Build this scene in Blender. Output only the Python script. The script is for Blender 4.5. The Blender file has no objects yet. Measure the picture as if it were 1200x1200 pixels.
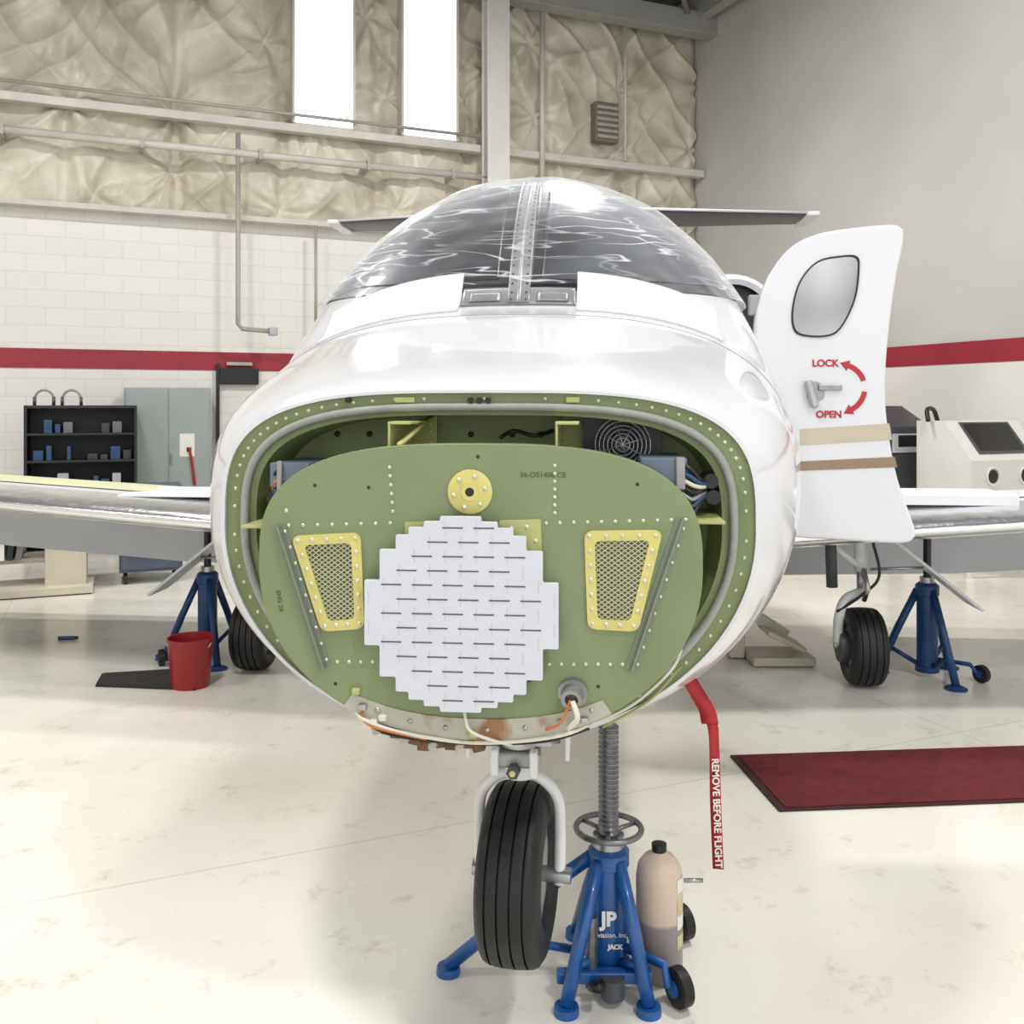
import bpy, bmesh, math, random
import numpy as np
from mathutils import Vector, Matrix, noise
random.seed(4)
rad=math.radians
scene=bpy.context.scene
COL=scene.collection

# ------------------------------------------------------------------ materials
def lin(c):
    return tuple(((v/255)/12.92 if v/255<=0.04045 else ((v/255+0.055)/1.055)**2.4) for v in c)
def M(name,col,rough=.5,metal=0,var=0.0,vs=3.0,bump=0,bs=40,coat=0,col2=None,lo=.35,hi=.65,spec=.5,detail=4):
    m=bpy.data.materials.new(name); m.use_nodes=True
    nt=m.node_tree; b=nt.nodes['Principled BSDF']; c=lin(col)
    b.inputs['Base Color'].default_value=(*c,1); b.inputs['Roughness'].default_value=rough
    b.inputs['Metallic'].default_value=metal; b.inputs['Coat Weight'].default_value=coat
    b.inputs['Specular IOR Level'].default_value=spec
    tc=nt.nodes.new('ShaderNodeTexCoord')
    if var>0 or col2:
        n=nt.nodes.new('ShaderNodeTexNoise'); n.inputs['Scale'].default_value=vs; n.inputs['Detail'].default_value=detail
        nt.links.new(tc.outputs['Object'],n.inputs['Vector'])
        r=nt.nodes.new('ShaderNodeValToRGB'); r.color_ramp.elements[0].position=lo; r.color_ramp.elements[1].position=hi
        c2=lin(col2) if col2 else tuple(v*(1-var) for v in c)
        r.color_ramp.elements[0].color=(*c2,1); r.color_ramp.elements[1].color=(*c,1)
        nt.links.new(n.outputs['Fac'],r.inputs['Fac']); nt.links.new(r.outputs['Color'],b.inputs['Base Color'])
    if bump>0:
        n2=nt.nodes.new('ShaderNodeTexNoise'); n2.inputs['Scale'].default_value=bs; n2.inputs['Detail'].default_value=5
        nt.links.new(tc.outputs['Object'],n2.inputs['Vector'])
        bp=nt.nodes.new('ShaderNodeBump'); bp.inputs['Strength'].default_value=bump; bp.inputs['Distance'].default_value=.02
        nt.links.new(n2.outputs['Fac'],bp.inputs['Height']); nt.links.new(bp.outputs['Normal'],b.inputs['Normal'])
    return m
paint=M('white_aircraft_paint',(216,217,221),.14,coat=.7,var=.03,vs=2)
paper=M('masking_paper_white',(226,226,228),.6,var=.05,vs=8,bump=.1,bs=20)
green=M('olive_primer',(126,139,100),.42,var=.10,vs=5)
green_in=M('olive_primer_inside',(134,146,96),.5,var=.15,vs=6)
greend=M('olive_dark',(96,104,66),.6,var=.2,vs=20)
flange_m=M('flange_green',(122,134,90),.45,var=.15,vs=9)
yel=M('zinc_yellow',(210,201,120),.45,var=.12,vs=15)
yelg=M('zinc_green',(176,180,114),.45,var=.12,vs=15)
sealm=M('rubber_seal_grey',(154,156,150),.55,var=.1,vs=30)
stiff=M('stiffener_grey_green',(122,130,112),.4,var=.1)
rivm=M('rivet_metal',(210,212,188),.35,metal=.4,var=.1)
steel=M('brushed_steel',(175,176,178),.3,metal=.9,var=.15,vs=12)
chrome=M('polished_leading_edge',(232,233,236),.2,metal=.9,var=.08,vs=6,bump=.25,bs=12)
alu=M('aluminium_frame',(160,160,160),.4,metal=.6,var=.15,vs=14)
corr=M('corroded_strip',(176,174,162),.5,metal=.3,col2=(150,112,74),vs=8,lo=.36,hi=.46)
antm=M('radar_antenna_white',(206,209,217),.45,var=.04,vs=10)
slotm=M('slot_dark',(92,92,98),.6,var=.2)
black=M('black_plastic',(20,20,22),.4,var=.3)
rubber=M('tyre_rubber',(15,15,17),.5,var=.35,vs=12,bump=.12,bs=60)
greyp=M('light_grey_paint',(200,204,208),.4,var=.08,vs=3)
whitep=M('gear_white_paint',(222,224,224),.3,var=.08,vs=12)
blue=M('jack_blue',(24,86,156),.35,var=.2,vs=12,coat=.3)
blued=M('jack_dark_blue',(24,66,116),.45,var=.25,vs=12)
screw=M('jack_screw_steel',(134,136,138),.35,metal=.8,var=.3,vs=40)
red=M('red_fabric',(176,32,44),.6,var=.15,vs=20)
redm=M('red_marking',(178,34,48),.4,var=.05)
bucketm=M('bucket_red',(150,26,34),.35,var=.15)
tan=M('stripe_tan',(196,184,164),.3,var=.05)
brown=M('stripe_brown',(144,122,100),.3,var=.05)
dgrey=M('machine_dark_grey',(72,76,80),.45,var=.15)
cabg=M('cabinet_grey_green',(156,165,162),.4,var=.08,vs=2)
shelfb=M('shelf_black',(30,33,38),.45,var=.2)
beige=M('beige_enamel',(198,190,172),.45,var=.1,vs=4)
creamy=M('blast_cabinet_cream',(222,221,216),.4,var=.06)
pipem=M('pipe_white',(210,206,198),.45,var=.15,vs=4)
pipeg=M('pipe_grey',(174,170,162),.45,var=.15,vs=4)
boxg=M('avionics_box',(108,120,134),.4,metal=.4,var=.1)
orangew=M('wire_orange',(196,110,50),.5,var=.1)
clearw=M('wire_white',(214,212,196),.4,var=.1)
glassd=M('window_tinted_glass',(92,97,104),.3,var=.6,vs=2.0,col2=(30,32,36),detail=2,lo=.38,hi=.66)
glassg=M('door_window_glass',(206,206,202),.07,metal=.85,col2=(120,120,118),vs=2.5,detail=1)  # grey noise tint stands in for reflected bands on the pane
bolt=M('bolt_dark',(60,58,50),.5,metal=.4,var=.1)
labelm=M('label_white',(232,230,222),.5,var=.05)
itemc=[M('stock_blue',(40,74,110),.5,var=.1),M('stock_white',(175,175,175),.5,var=.1),M('stock_grey',(110,110,112),.5,var=.1),M('stock_dark',(60,62,66),.5,var=.1)]

def bottle_mat():
    m=M('tank_translucent',(212,190,168),.4,var=.05); nt=m.node_tree; b=nt.nodes['Principled BSDF']
    tc=nt.nodes.new('ShaderNodeTexCoord'); s=nt.nodes.new('ShaderNodeSeparateXYZ'); nt.links.new(tc.outputs['Object'],s.inputs[0])
    r=nt.nodes.new('ShaderNodeValToRGB'); mp=nt.nodes.new('ShaderNodeMapRange'); mp.inputs['From Max'].default_value=.34
    nt.links.new(s.outputs['Z'],mp.inputs['Value']); nt.links.new(mp.outputs[0],r.inputs['Fac'])
    e=r.color_ramp.elements; e[0].position=.0; e[0].color=(*lin((140,130,128)),1); e[1].position=.47; e[1].color=(*lin((206,186,168)),1)
    k=e.new(.44); k.color=(*lin((146,136,134)),1)
    nt.links.new(r.outputs['Color'],b.inputs['Base Color']); return m
def film_mat():
    m=bpy.data.materials.new('clear_plastic_film'); m.use_nodes=True; nt=m.node_tree
    b=nt.nodes['Principled BSDF']; b.inputs['Base Color'].default_value=(.74,.76,.80,1); b.inputs['Roughness'].default_value=.16
    tc=nt.nodes.new('ShaderNodeTexCoord')
    def streak(rot,scl,nsc,dist,width,peak):
        mp=nt.nodes.new('ShaderNodeMapping'); mp.inputs['Scale'].default_value=scl; mp.inputs['Rotation'].default_value=rot
        nt.links.new(tc.outputs['Object'],mp.inputs['Vector'])
        n=nt.nodes.new('ShaderNodeTexNoise'); n.inputs['Scale'].default_value=nsc; n.inputs['Detail'].default_value=2; n.inputs['Distortion'].default_value=dist
        nt.links.new(mp.outputs[0],n.inputs['Vector'])
        s=nt.nodes.new('ShaderNodeMath'); s.operation='SUBTRACT'; s.inputs[1].default_value=.5; nt.links.new(n.outputs['Fac'],s.inputs[0])
        a=nt.nodes.new('ShaderNodeMath'); a.operation='ABSOLUTE'; nt.links.new(s.outputs[0],a.inputs[0])
        r=nt.nodes.new('ShaderNodeValToRGB'); e=r.color_ramp.elements; e[0].position=0; e[0].color=(peak,peak,peak,1); e[1].position=width; e[1].color=(0,0,0,1)
        nt.links.new(a.outputs[0],r.inputs['Fac']); return n,r
    n1,r1=streak((0,rad(38),0),(1.0,1.6,7.0),1.7,.3,.016,.75)
    n2,r2=streak((0,rad(-58),.2),(1.1,1.6,8.0),1.5,.3,.014,.65)
    ad0=nt.nodes.new('ShaderNodeMath'); ad0.operation='MAXIMUM'; nt.links.new(r1.outputs['Color'],ad0.inputs[0]); nt.links.new(r2.outputs['Color'],ad0.inputs[1])
    # patches where the film is bunched up
    nb=nt.nodes.new('ShaderNodeTexNoise'); nb.inputs['Scale'].default_value=3.2; nb.inputs['Detail'].default_value=2; nt.links.new(tc.outputs['Object'],nb.inputs['Vector'])
    mr=nt.nodes.new('ShaderNodeMapRange'); mr.inputs['From Min'].default_value=.42; mr.inputs['From Max'].default_value=.62; nt.links.new(nb.outputs['Fac'],mr.inputs['Value'])
    mu=nt.nodes.new('ShaderNodeMath'); mu.operation='MULTIPLY'; nt.links.new(ad0.outputs[0],mu.inputs[0]); nt.links.new(mr.outputs[0],mu.inputs[1])
    lw=nt.nodes.new('ShaderNodeLayerWeight'); lw.inputs['Blend'].default_value=.5
    pp=nt.nodes.new('ShaderNodeMath'); pp.operation='POWER'; pp.inputs[1].default_value=3.2; nt.links.new(lw.outputs['Facing'],pp.inputs[0])
    pw=nt.nodes.new('ShaderNodeMath'); pw.operation='MULTIPLY_ADD'; pw.inputs[1].default_value=.95; pw.inputs[2].default_value=.02; nt.links.new(pp.outputs[0],pw.inputs[0])
    ad=nt.nodes.new('ShaderNodeMath'); ad.operation='ADD'; ad.use_clamp=True; nt.links.new(mu.outputs[0],ad.inputs[0]); nt.links.new(pw.outputs[0],ad.inputs[1])
    nt.links.new(ad.outputs[0],b.inputs['Alpha'])
    bu=nt.nodes.new('ShaderNodeBump'); bu.inputs['Strength'].default_value=.3; bu.inputs['Distance'].default_value=.03
    nt.links.new(n1.outputs['Fac'],bu.inputs['Height']); nt.links.new(bu.outputs['Normal'],b.inputs['Normal'])
    return m
filmm=film_mat()

# ------------------------------------------------------------------ mesh helpers
def group(name,loc=(0,0,0),rz=0,parent=None):
    e=bpy.data.objects.new(name,None); e.location=loc; e.rotation_euler=(0,0,rz); e.empty_display_size=.1
    COL.objects.link(e)
    if parent: e.parent=parent
    return e
def add(name,V,F,mat,parent=None,smooth=False,loc=None,rz=0,recalc=True):
    me=bpy.data.meshes.new(name); me.from_pydata([tuple(v) for v in V],[],F); me.update()
    if recalc:
        bm=bmesh.new(); bm.from_mesh(me); bmesh.ops.recalc_face_normals(bm,faces=bm.faces); bm.to_mesh(me); bm.free()
    if smooth: me.polygons.foreach_set('use_smooth',[True]*len(me.polygons))
    me.materials.append(mat)
    o=bpy.data.objects.new(name,me); COL.objects.link(o)
    if loc: o.location=loc
    o.rotation_euler[2]=rz
    if parent: o.parent=parent
    return o
def box(name,c,s,mat,parent=None,bev=.004,rot=None):
    bm=bmesh.new(); bmesh.ops.create_cube(bm,size=1)
    bmesh.ops.scale(bm,vec=s,verts=bm.verts)
    b=min(bev,min(s)*.3)
    if b>0: bmesh.ops.bevel(bm,geom=bm.edges[:],offset=b,segments=2,affect='EDGES',profile=.5)
    if rot: bmesh.ops.rotate(bm,cent=(0,0,0),matrix=rot,verts=bm.verts)
    bmesh.ops.translate(bm,vec=c,verts=bm.verts)
    me=bpy.data.meshes.new(name); bm.to_mesh(me); bm.free(); me.materials.append(mat)
    o=bpy.data.objects.new(name,me); COL.objects.link(o)
    if parent: o.parent=parent
    return o
def prism(name,P,y0,y1,mat,parent=None,bev=0):
    n=len(P); V=[(x,y0,z) for x,z in P]+[(x,y1,z) for x,z in P]
    F=[list(range(n)),list(range(2*n-1,n-1,-1))]+[[i,(i+1)%n,n+(i+1)%n,n+i] for i in range(n)]
    o=add(name,V,F,mat,parent)
    if bev:
        m=o.modifiers.new('b','BEVEL'); m.width=bev; m.segments=3; m.limit_method='ANGLE'; m.angle_limit=rad(50)
    return o
def ringp(name,O,I,y0,y1,mat,parent=None):
    n=len(O); V=[(x,y0,z) for x,z in O]+[(x,y0,z) for x,z in I]+[(x,y1,z) for x,z in O]+[(x,y1,z) for x,z in I]
    F=[]
    for i in range(n):
        j=(i+1)%n
        F+= [[i,j,n+j,n+i],[2*n+i,3*n+i,3*n+j,2*n+j],[i,2*n+i,2*n+j,j],[n+i,n+j,3*n+j,3*n+i]]
    return add(name,V,F,mat,parent)
def rpoly(P,r,n=6):
    out=[]; N=len(P)
    for i in range(N):
        p=Vector(P[i]); a=Vector(P[i-1]); b=Vector(P[(i+1)%N])
        da=(a-p); db=(b-p); rr=min(r,da.length*.45,db.length*.45)
        A=p+da.normalized()*rr; B=p+db.normalized()*rr
        for k in range(n+1):
            t=k/n; out.append(tuple(A*(1-t)**2+p*2*t*(1-t)+B*t*t))
    return out
def catm(P,k=6):
    P=[Vector(p) for p in P]
    if len(P)<3: return P
    Q=[P[0]*2-P[1]]+P+[P[-1]*2-P[-2]]; out=[]
    for i in range(1,len(Q)-2):
        for j in range(k):
            t=j/k; a,b,c,d=Q[i-1],Q[i],Q[i+1],Q[i+2]
            out.append(.5*((2*b)+(c-a)*t+(2*a-5*b+4*c-d)*t*t+(3*b-a-3*c+d)*t**3))
    out.append(P[-1]); return out
def tube(name,P,r,mat,parent=None,n=10,smooth_path=False,closed=False):
    P=catm(P) if smooth_path else [Vector(p) for p in P]
    N=len(P); V=[];F=[]
    rs=r if isinstance(r,(list,tuple)) else [r]*N
    prev=None
    for i in range(N):
        if closed: t=(P[(i+1)%N]-P[i-1])
        else: t=(P[min(i+1,N-1)]-P[max(i-1,0)])
        t.normalize()
        if prev is None:
            up=Vector((0,0,1)) if abs(t.z)<.9 else Vector((1,0,0)); a=t.cross(up).normalized()
        else: a=(prev-t*prev.dot(t)).normalized()
        prev=a; b=t.cross(a)
        for k in range(n):
            g=2*math.pi*k/n; V.append(P[i]+(a*math.cos(g)+b*math.sin(g))*rs[i])
    for i in range(N if closed else N-1):
        j=(i+1)%N
        for k in range(n): F.append([i*n+k,i*n+(k+1)%n,j*n+(k+1)%n,j*n+k])
    if not closed: F+= [list(range(n))[::-1],[(N-1)*n+k for k in range(n)]]
    o=add(name,V,F,mat,parent,smooth=True)
    return o
def rev(name,prof,loc,axis,mat,parent=None,n=40,smooth=True):
    ax=Vector(axis).normalized(); q=Vector((0,0,1)).rotation_difference(ax).to_matrix(); L=Vector(loc)
    V=[];F=[];m=len(prof)
    for k in range(n):
        g=2*math.pi*k/n
        for (h,r) in prof: V.append(L+q@Vector((r*math.cos(g),r*math.sin(g),h)))
    for k in range(n):
        k2=(k+1)%n
        for i in range(m-1): F.append([k*m+i,k2*m+i,k2*m+i+1,k*m+i+1])
    o=add(name,V,F,mat,parent,smooth=smooth)
    bm=bmesh.new(); bm.from_mesh(o.data); bmesh.ops.remove_doubles(bm,verts=bm.verts,dist=1e-5); bmesh.ops.recalc_face_normals(bm,faces=bm.faces)
    for e in bm.edges:
        if len(e.link_faces)==2 and e.calc_face_angle(0)>rad(38): e.smooth=False
    bm.to_mesh(o.data); bm.free()
    return o
def cyl(name,a,b,r,mat,parent=None,r2=None,n=24):
    a=Vector(a); b=Vector(b); h=(b-a).length; r2=r if r2 is None else r2
    return rev(name,[(0,0),(0,r),(h,r2),(h,0)],a,b-a,mat,parent,n)
def dots(name,P,r,h,mat,parent=None,nrm=(0,-1,0),n=8):
    q=Vector((0,0,1)).rotation_difference(Vector(nrm)).to_matrix(); V=[];F=[]
    for p in P:
        b=len(V); p=Vector(p)
        for (rr,hh) in ((r,0),(r*.75,h*.8)):
            for k in range(n):
                g=2*math.pi*k/n; V.append(p+q@Vector((rr*math.cos(g),rr*math.sin(g),hh)))
        V.append(p+q@Vector((0,0,h)))
        for k in range(n):
            k2=(k+1)%n; F+=[[b+k,b+k2,b+n+k2,b+n+k],[b+n+k,b+n+k2,b+2*n]]
    return add(name,V,F,mat,parent,smooth=True)
def text(name,s,size,loc,rot,mat,parent=None,bold=0.0):
    c=bpy.data.curves.new(name,'FONT'); c.body=s; c.size=size; c.extrude=.0008; c.offset=bold; c.align_x='CENTER'; c.align_y='CENTER'
    c.materials.append(mat); o=bpy.data.objects.new(name,c); COL.objects.link(o); o.location=loc; o.rotation_euler=rot
    if parent:o.parent=parent
    return o
def tyre(name,loc,axis,R,w,parent,grooves=4):
    h=w/2; pr=[(-h*.72,R*.52),(-h*.95,R*.62),(-h,R*.76),(-h*.93,R*.88),(-h*.8,R*.955)]
    crown=lambda x:R*(1-.055*(abs(x)/h)**2.4)
    for i in range(grooves):
        a=-h*.74+(i+.5)*(1.48*h/grooves); g=w*.018
        pr+=[(a-g*3,crown(a-g*3)),(a-g,crown(a-g)),(a-g*.8,crown(a)-R*.045),(a+g*.8,crown(a)-R*.045),(a+g,crown(a+g)),(a+g*3,crown(a+g*3))]
    pr+=[(h*.8,R*.955),(h*.93,R*.88),(h,R*.76),(h*.95,R*.62),(h*.72,R*.52)]
    rev(name,pr,loc,axis,rubber,parent,64)
    rev(name+'_rim',[(-h*.3,0),(-h*.35,R*.2),(-h*.5,R*.45),(-h*.72,R*.54),(h*.72,R*.54),(h*.5,R*.45),(h*.35,R*.2),(h*.3,0)],loc,axis,alu,parent,40)
def ngp(P,r=.01): return rpoly(P,r)

# ------------------------------------------------------------------ ROOM
A=math.atan2(1,2.38); ca,sa=math.cos(A),math.sin(A); CX,CY=2.68,13.9
def RW(x,y,z=0): return (CX+x*ca-y*sa, CY+x*sa+y*ca, z)
XL,YF,H=-16.5,-17.5,7.0
def floor_mat():
    m=bpy.data.materials.new('epoxy_floor'); m.use_nodes=True; nt=m.node_tree; b=nt.nodes['Principled BSDF']
    tc=nt.nodes.new('ShaderNodeTexCoord')
    n=nt.nodes.new('ShaderNodeTexNoise'); n.inputs['Scale'].default_value=.7; n.inputs['Detail'].default_value=8; nt.links.new(tc.outputs['Object'],n.inputs['Vector'])
    r=nt.nodes.new('ShaderNodeValToRGB'); e=r.color_ramp.elements; e[0].position=.3; e[0].color=(*lin((216,210,197)),1); e[1].position=.62; e[1].color=(*lin((236,233,223)),1)
    nt.links.new(n.outputs['Fac'],r.inputs['Fac'])
    n2=nt.nodes.new('ShaderNodeTexNoise'); n2.inputs['Scale'].default_value=6; n2.inputs['Detail'].default_value=10; n2.inputs['Roughness'].default_value=.75; nt.links.new(tc.outputs['Object'],n2.inputs['Vector'])
    r2=nt.nodes.new('ShaderNodeValToRGB'); e=r2.color_ramp.elements; e[0].position=.30; e[0].color=(.62,.56,.47,1); e[1].position=.44; e[1].color=(1,1,1,1)
    nt.links.new(n2.outputs['Fac'],r2.inputs['Fac'])
    mx=nt.nodes.new('ShaderNodeMix'); mx.data_type='RGBA'; mx.blend_type='MULTIPLY'; mx.inputs[0].default_value=.65
    nt.links.new(r.outputs['Color'],mx.inputs[6]); nt.links.new(r2.outputs['Color'],mx.inputs[7])
    br=nt.nodes.new('ShaderNodeTexBrick'); br.offset=0; br.inputs['Scale'].default_value=1; br.inputs['Brick Width'].default_value=4.3; br.inputs['Row Height'].default_value=4.3; br.inputs['Mortar Size'].default_value=.005
    br.inputs['Color1'].default_value=(1,1,1,1); br.inputs['Color2'].default_value=(1,1,1,1); br.inputs['Mortar'].default_value=(.45,.38,.3,1)
    nt.links.new(tc.outputs['Object'],br.inputs['Vector'])
    m2=nt.nodes.new('ShaderNodeMix'); m2.data_type='RGBA'; m2.blend_type='MULTIPLY'; m2.inputs[0].default_value=.28
    nt.links.new(mx.outputs[2],m2.inputs[6]); nt.links.new(br.outputs['Color'],m2.inputs[7])
    nt.links.new(m2.outputs[2],b.inputs['Base Color'])
    rr=nt.nodes.new('ShaderNodeMapRange'); rr.inputs['To Min'].default_value=.12; rr.inputs['To Max'].default_value=.30; nt.links.new(n2.outputs['Fac'],rr.inputs['Value']); nt.links.new(rr.outputs[0],b.inputs['Roughness'])
    return m
def block_mat():
    m=bpy.data.materials.new('painted_block_wall'); m.use_nodes=True; nt=m.node_tree; b=nt.nodes['Principled BSDF']; b.inputs['Roughness'].default_value=.55
    tc=nt.nodes.new('ShaderNodeTexCoord'); s=nt.nodes.new('ShaderNodeSeparateXYZ'); c=nt.nodes.new('ShaderNodeCombineXYZ')
    nt.links.new(tc.outputs['Object'],s.inputs[0]); nt.links.new(s.outputs['X'],c.inputs['X']); nt.links.new(s.outputs['Z'],c.inputs['Y'])
    br=nt.nodes.new('ShaderNodeTexBrick'); br.inputs['Scale'].default_value=1; br.inputs['Brick Width'].default_value=.4; br.inputs['Row Height'].default_value=.2; br.inputs['Mortar Size'].default_value=.006; br.inputs['Mortar Smooth'].default_value=.6
    br.inputs['Color1'].default_value=(*lin((230,227,222)),1); br.inputs['Color2'].default_value=(*lin((226,223,218)),1); br.inputs['Mortar'].default_value=(*lin((215,212,207)),1)
    nt.links.new(c.outputs[0],br.inputs['Vector'])
    nt.links.new(br.outputs['Color'],b.inputs['Base Color'])
    bu=nt.nodes.new('ShaderNodeBump'); bu.inputs['Strength'].default_value=.25; bu.inputs['Distance'].default_value=.01; bu.invert=True
    nt.links.new(br.outputs['Fac'],bu.inputs['Height']); nt.links.new(bu.outputs['Normal'],b.inputs['Normal'])
    return m
blockm=block_mat()
stripem=M('stripe_red_paint',(154,36,52),.5,var=.08,vs=2)
plaster=M('plaster_wall',(202,200,196),.6,var=.2,vs=.5,lo=.3,hi=.7)
lowband=M('right_wall_lower_pale',(226,223,218),.55,var=.06,vs=.6)  # wall below the stripe, coloured lighter than above it
insul=M('vinyl_insulation',(218,212,196),.36,col2=(176,168,149),vs=1.6,lo=.32,hi=.62,bump=.3,bs=7)
deck=M('ceiling_deck',(96,98,102),.5,metal=.2,var=.2,vs=1)
beamm=M('roof_beam',(158,157,153),.5,var=.12,vs=2)
ro=RW(0,0)
def rbox(name,x0,x1,y0,y1,z0,z1,mat,parent=None,bev=0):
    o=box(name,((x0+x1)/2,(y0+y1)/2,(z0+z1)/2),(x1-x0,y1-y0,z1-z0),mat,None,bev)
    if parent: o.parent=parent
    else: o.location=ro; o.rotation_euler[2]=A
    return o
rbox('floor',XL-.2,.2,YF,.2,-.12,0,floor_mat())
wb=rbox('wall_back',XL-.2,.2,0,.2,0,H+.4,blockm)
wr=rbox('wall_right',0,.2,YF,0,0,H+.4,plaster)
wl=rbox('wall_left',XL-.2,XL,YF,0,0,H+.4,blockm)
rbox('stripe_back',XL,-.0,-.012,0,1.92,2.14,stripem,wb); rbox('stripe_right',-.012,0,YF,-.0,1.92,2.14,stripem,wr)
rbox('lower_band',-.006,0,YF,-.0,0,1.92,lowband,wr)
NX,NZ=640,150; V=[];F=[]
x0,x1,z0,z1=-9.6,-.02,3.75,H+.0
pins=[]
rr=random.Random(5)
for i in range(9):
    for j in range(3):
        pins.append((-9.4+i*1.15+rr.uniform(-.3,.3),4.0+j*1.15+rr.uniform(-.35,.35),rr.uniform(0,6),rr.choice([4,5,6,7]),rr.uniform(.35,.75),rr.uniform(.5,1.1)))
for j in range(NZ+1):
    for i in range(NX+1):
        x=x0+(x1-x0)*i/NX; z=z0+(z1-z0)*j/NZ
        wx=x+.25*noise.noise(Vector((x*.9,5,z*.9))); wz=z+.25*noise.noise(Vector((x*.9,9,z*.9)))
        d=.07*noise.noise(Vector((x*.9,0,z*.9)))
        d+=.045*(1-abs(noise.noise(Vector((wx*1.6+wz*1.3,3,wz*.5)))*2))**4
        d+=.042*(1-abs(noise.noise(Vector((wx*1.6-wz*1.5,7,wz*.5)))*2))**4
        for px,pz,ph,k,rg_,am in pins:
            dx,dz=wx-px,wz-pz; q=math.hypot(dx,dz)
            if q<1.4:
                c=math.cos(k*math.atan2(dz,dx)+ph+1.2*noise.noise(Vector((x*2,1,z*2))))
                d+=am*.05*(abs(c)**.6*(1 if c>0 else -1))*min(q/.15,1)*math.exp(-q/rg_)-.05*math.exp(-(q/.10)**2)
        vf=.5+.5*math.cos(2*math.pi*x/1.2); d-=.06*vf**20
        V.append((x,-.12-max(-.1,d),z))
for j in range(NZ):
    for i in range(NX):
        a=j*(NX+1)+i; F.append([a,a+1,a+NX+2,a+NX+1])
add('insulation_blanket',V,F,insul,wb,smooth=True)
rbox('ledge',XL,0,-.20,0,3.71,3.77,pipem,wb)
def rt(name,pts,r,mat,par=None):
    return tube(name,pts,r,mat,par or wb,10)
rbox('girt_upper',-9.6,-.02,-.33,-.20,4.80,4.90,pipem,wb,.01)
rt('pipe_main',[(-9.6,-.38,4.46),(-3.35,-.38,4.46)],.045,pipem)
rt('pipe_small',[(-9.6,-.38,4.99),(-3.4,-.38,4.99)],.02,pipeg)
rt('drop_conduit',[(-6.55,-.36,4.7),(-6.55,-.36,2.45),(-6.50,-.36,2.40),(-6.15,-.36,2.38)],.028,pipeg)
rt('drop_conduit_b',[(-5.62,-.26,3.7),(-5.62,-.26,2.4)],.018,pipeg)
rt('riser_pipe',[(-2.62,-.36,4.4),(-2.62,-.36,6.9)],.035,pipem)
rt('riser_pipe_b',[(-1.35,-.36,4.9),(-1.35,-.36,6.95)],.02,pipem)
for x in (-9.0,-7.6,-6.3,-5.0,-3.9): rbox('pipe_hanger',x-.02,x+.02,-.44,-.1,4.40,4.52,pipeg,wb)
rbox('valve',-6.2,-6.1,-.41,-.31,2.33,2.43,steel,wb,.01)
rbox('vent_grille',-1.78,-1.42,-.30,-.14,5.15,5.7,M('vent_grey',(120,114,102),.5,var=.2),wb,.01)
for k in range(6): rbox('vent_louvre',-1.76,-1.44,-.32,-.295,5.2+k*.08,5.24+k*.08,pipeg,wb)
col=group('steel_column',ro,A)
cm=M('column_white',(222,220,216),.45,var=.08,vs=2)
rbox('flange_front',-3.50,-3.2,-.62,-.60,0,H,cm,col); rbox('flange_rear',-3.50,-3.2,-.42,-.40,0,H,cm,col); rbox('web',-3.36,-3.34,-.6,-.4,0,H,cm,col)
rbox('base_plate',-3.6,-3.1,-.7,-.3,0,.03,cm,col)
def emis(name,c,s):
    m=bpy.data.materials.new(name); m.use_nodes=True; nt=m.node_tree; b=nt.nodes['Principled BSDF']
    n=nt.nodes.new('ShaderNodeTexNoise'); n.inputs['Scale'].default_value=1.5
    mr=nt.nodes.new('ShaderNodeMapRange'); mr.inputs['To Min'].default_value=s*.85; mr.inputs['To Max'].default_value=s*1.1
    nt.links.new(n.outputs['Fac'],mr.inputs['Value']); nt.links.new(mr.outputs[0],b.inputs['Emission Strength'])
    b.inputs['Emission Color'].default_value=(*c,1); return m
daym=emis('daylight_panel',(.90,.95,1),2.2)
for i,(a,b_) in enumerate([(-5.88,-5.17),(-4.52,-3.82)]):
    w=group('window_%d'%(i+1),ro,A)
    rbox('pane',a,b_,-.28,-.26,4.92,H-.05,daym,w)
    for q in (a-.03,b_): rbox('frame_side',q,q+.03,-.32,-.1,4.88,H-.05,pipem,w)
    rbox('frame_sill',a-.03,b_+.03,-.32,-.1,4.88,4.92,pipem,w)
cl=rbox('ceiling',XL-.2,.2,YF,.2,H+.35,H+.45,deck)
for k in range(46):
    y=-.3-k*.35
    if y>YF: rbox('deck_rib',XL,0,y,y+.08,H+.31,H+.35,deck,cl)
for k in range(5):
    x=-.25-k*3.2; rbox('rafter',x-.09,x+.09,YF,0,H-.05,H+.31,beamm,cl)
rbox('eave_beam',XL,0,-.62,-.38,H-.25,H+.05,beamm,cl,.01)
for k in range(7):
    y=-2-k*2.2; rbox('purlin',XL,0,y,y+.1,H+.05,H+.31,beamm,cl,.01)
tube('brace',[(-.4,-.5,H),(-2.6,-3.0,H+.25)],.04,beamm,cl)
tube('wall_conduit',[(-.05,-3.05,2.8),(-.07,-3.1,2.86),(-.1,-3.35,2.84),(-.1,-3.42,2.7),(-.1,-3.42,1.4)],.03,pipeg,wr,10,True)
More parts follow.
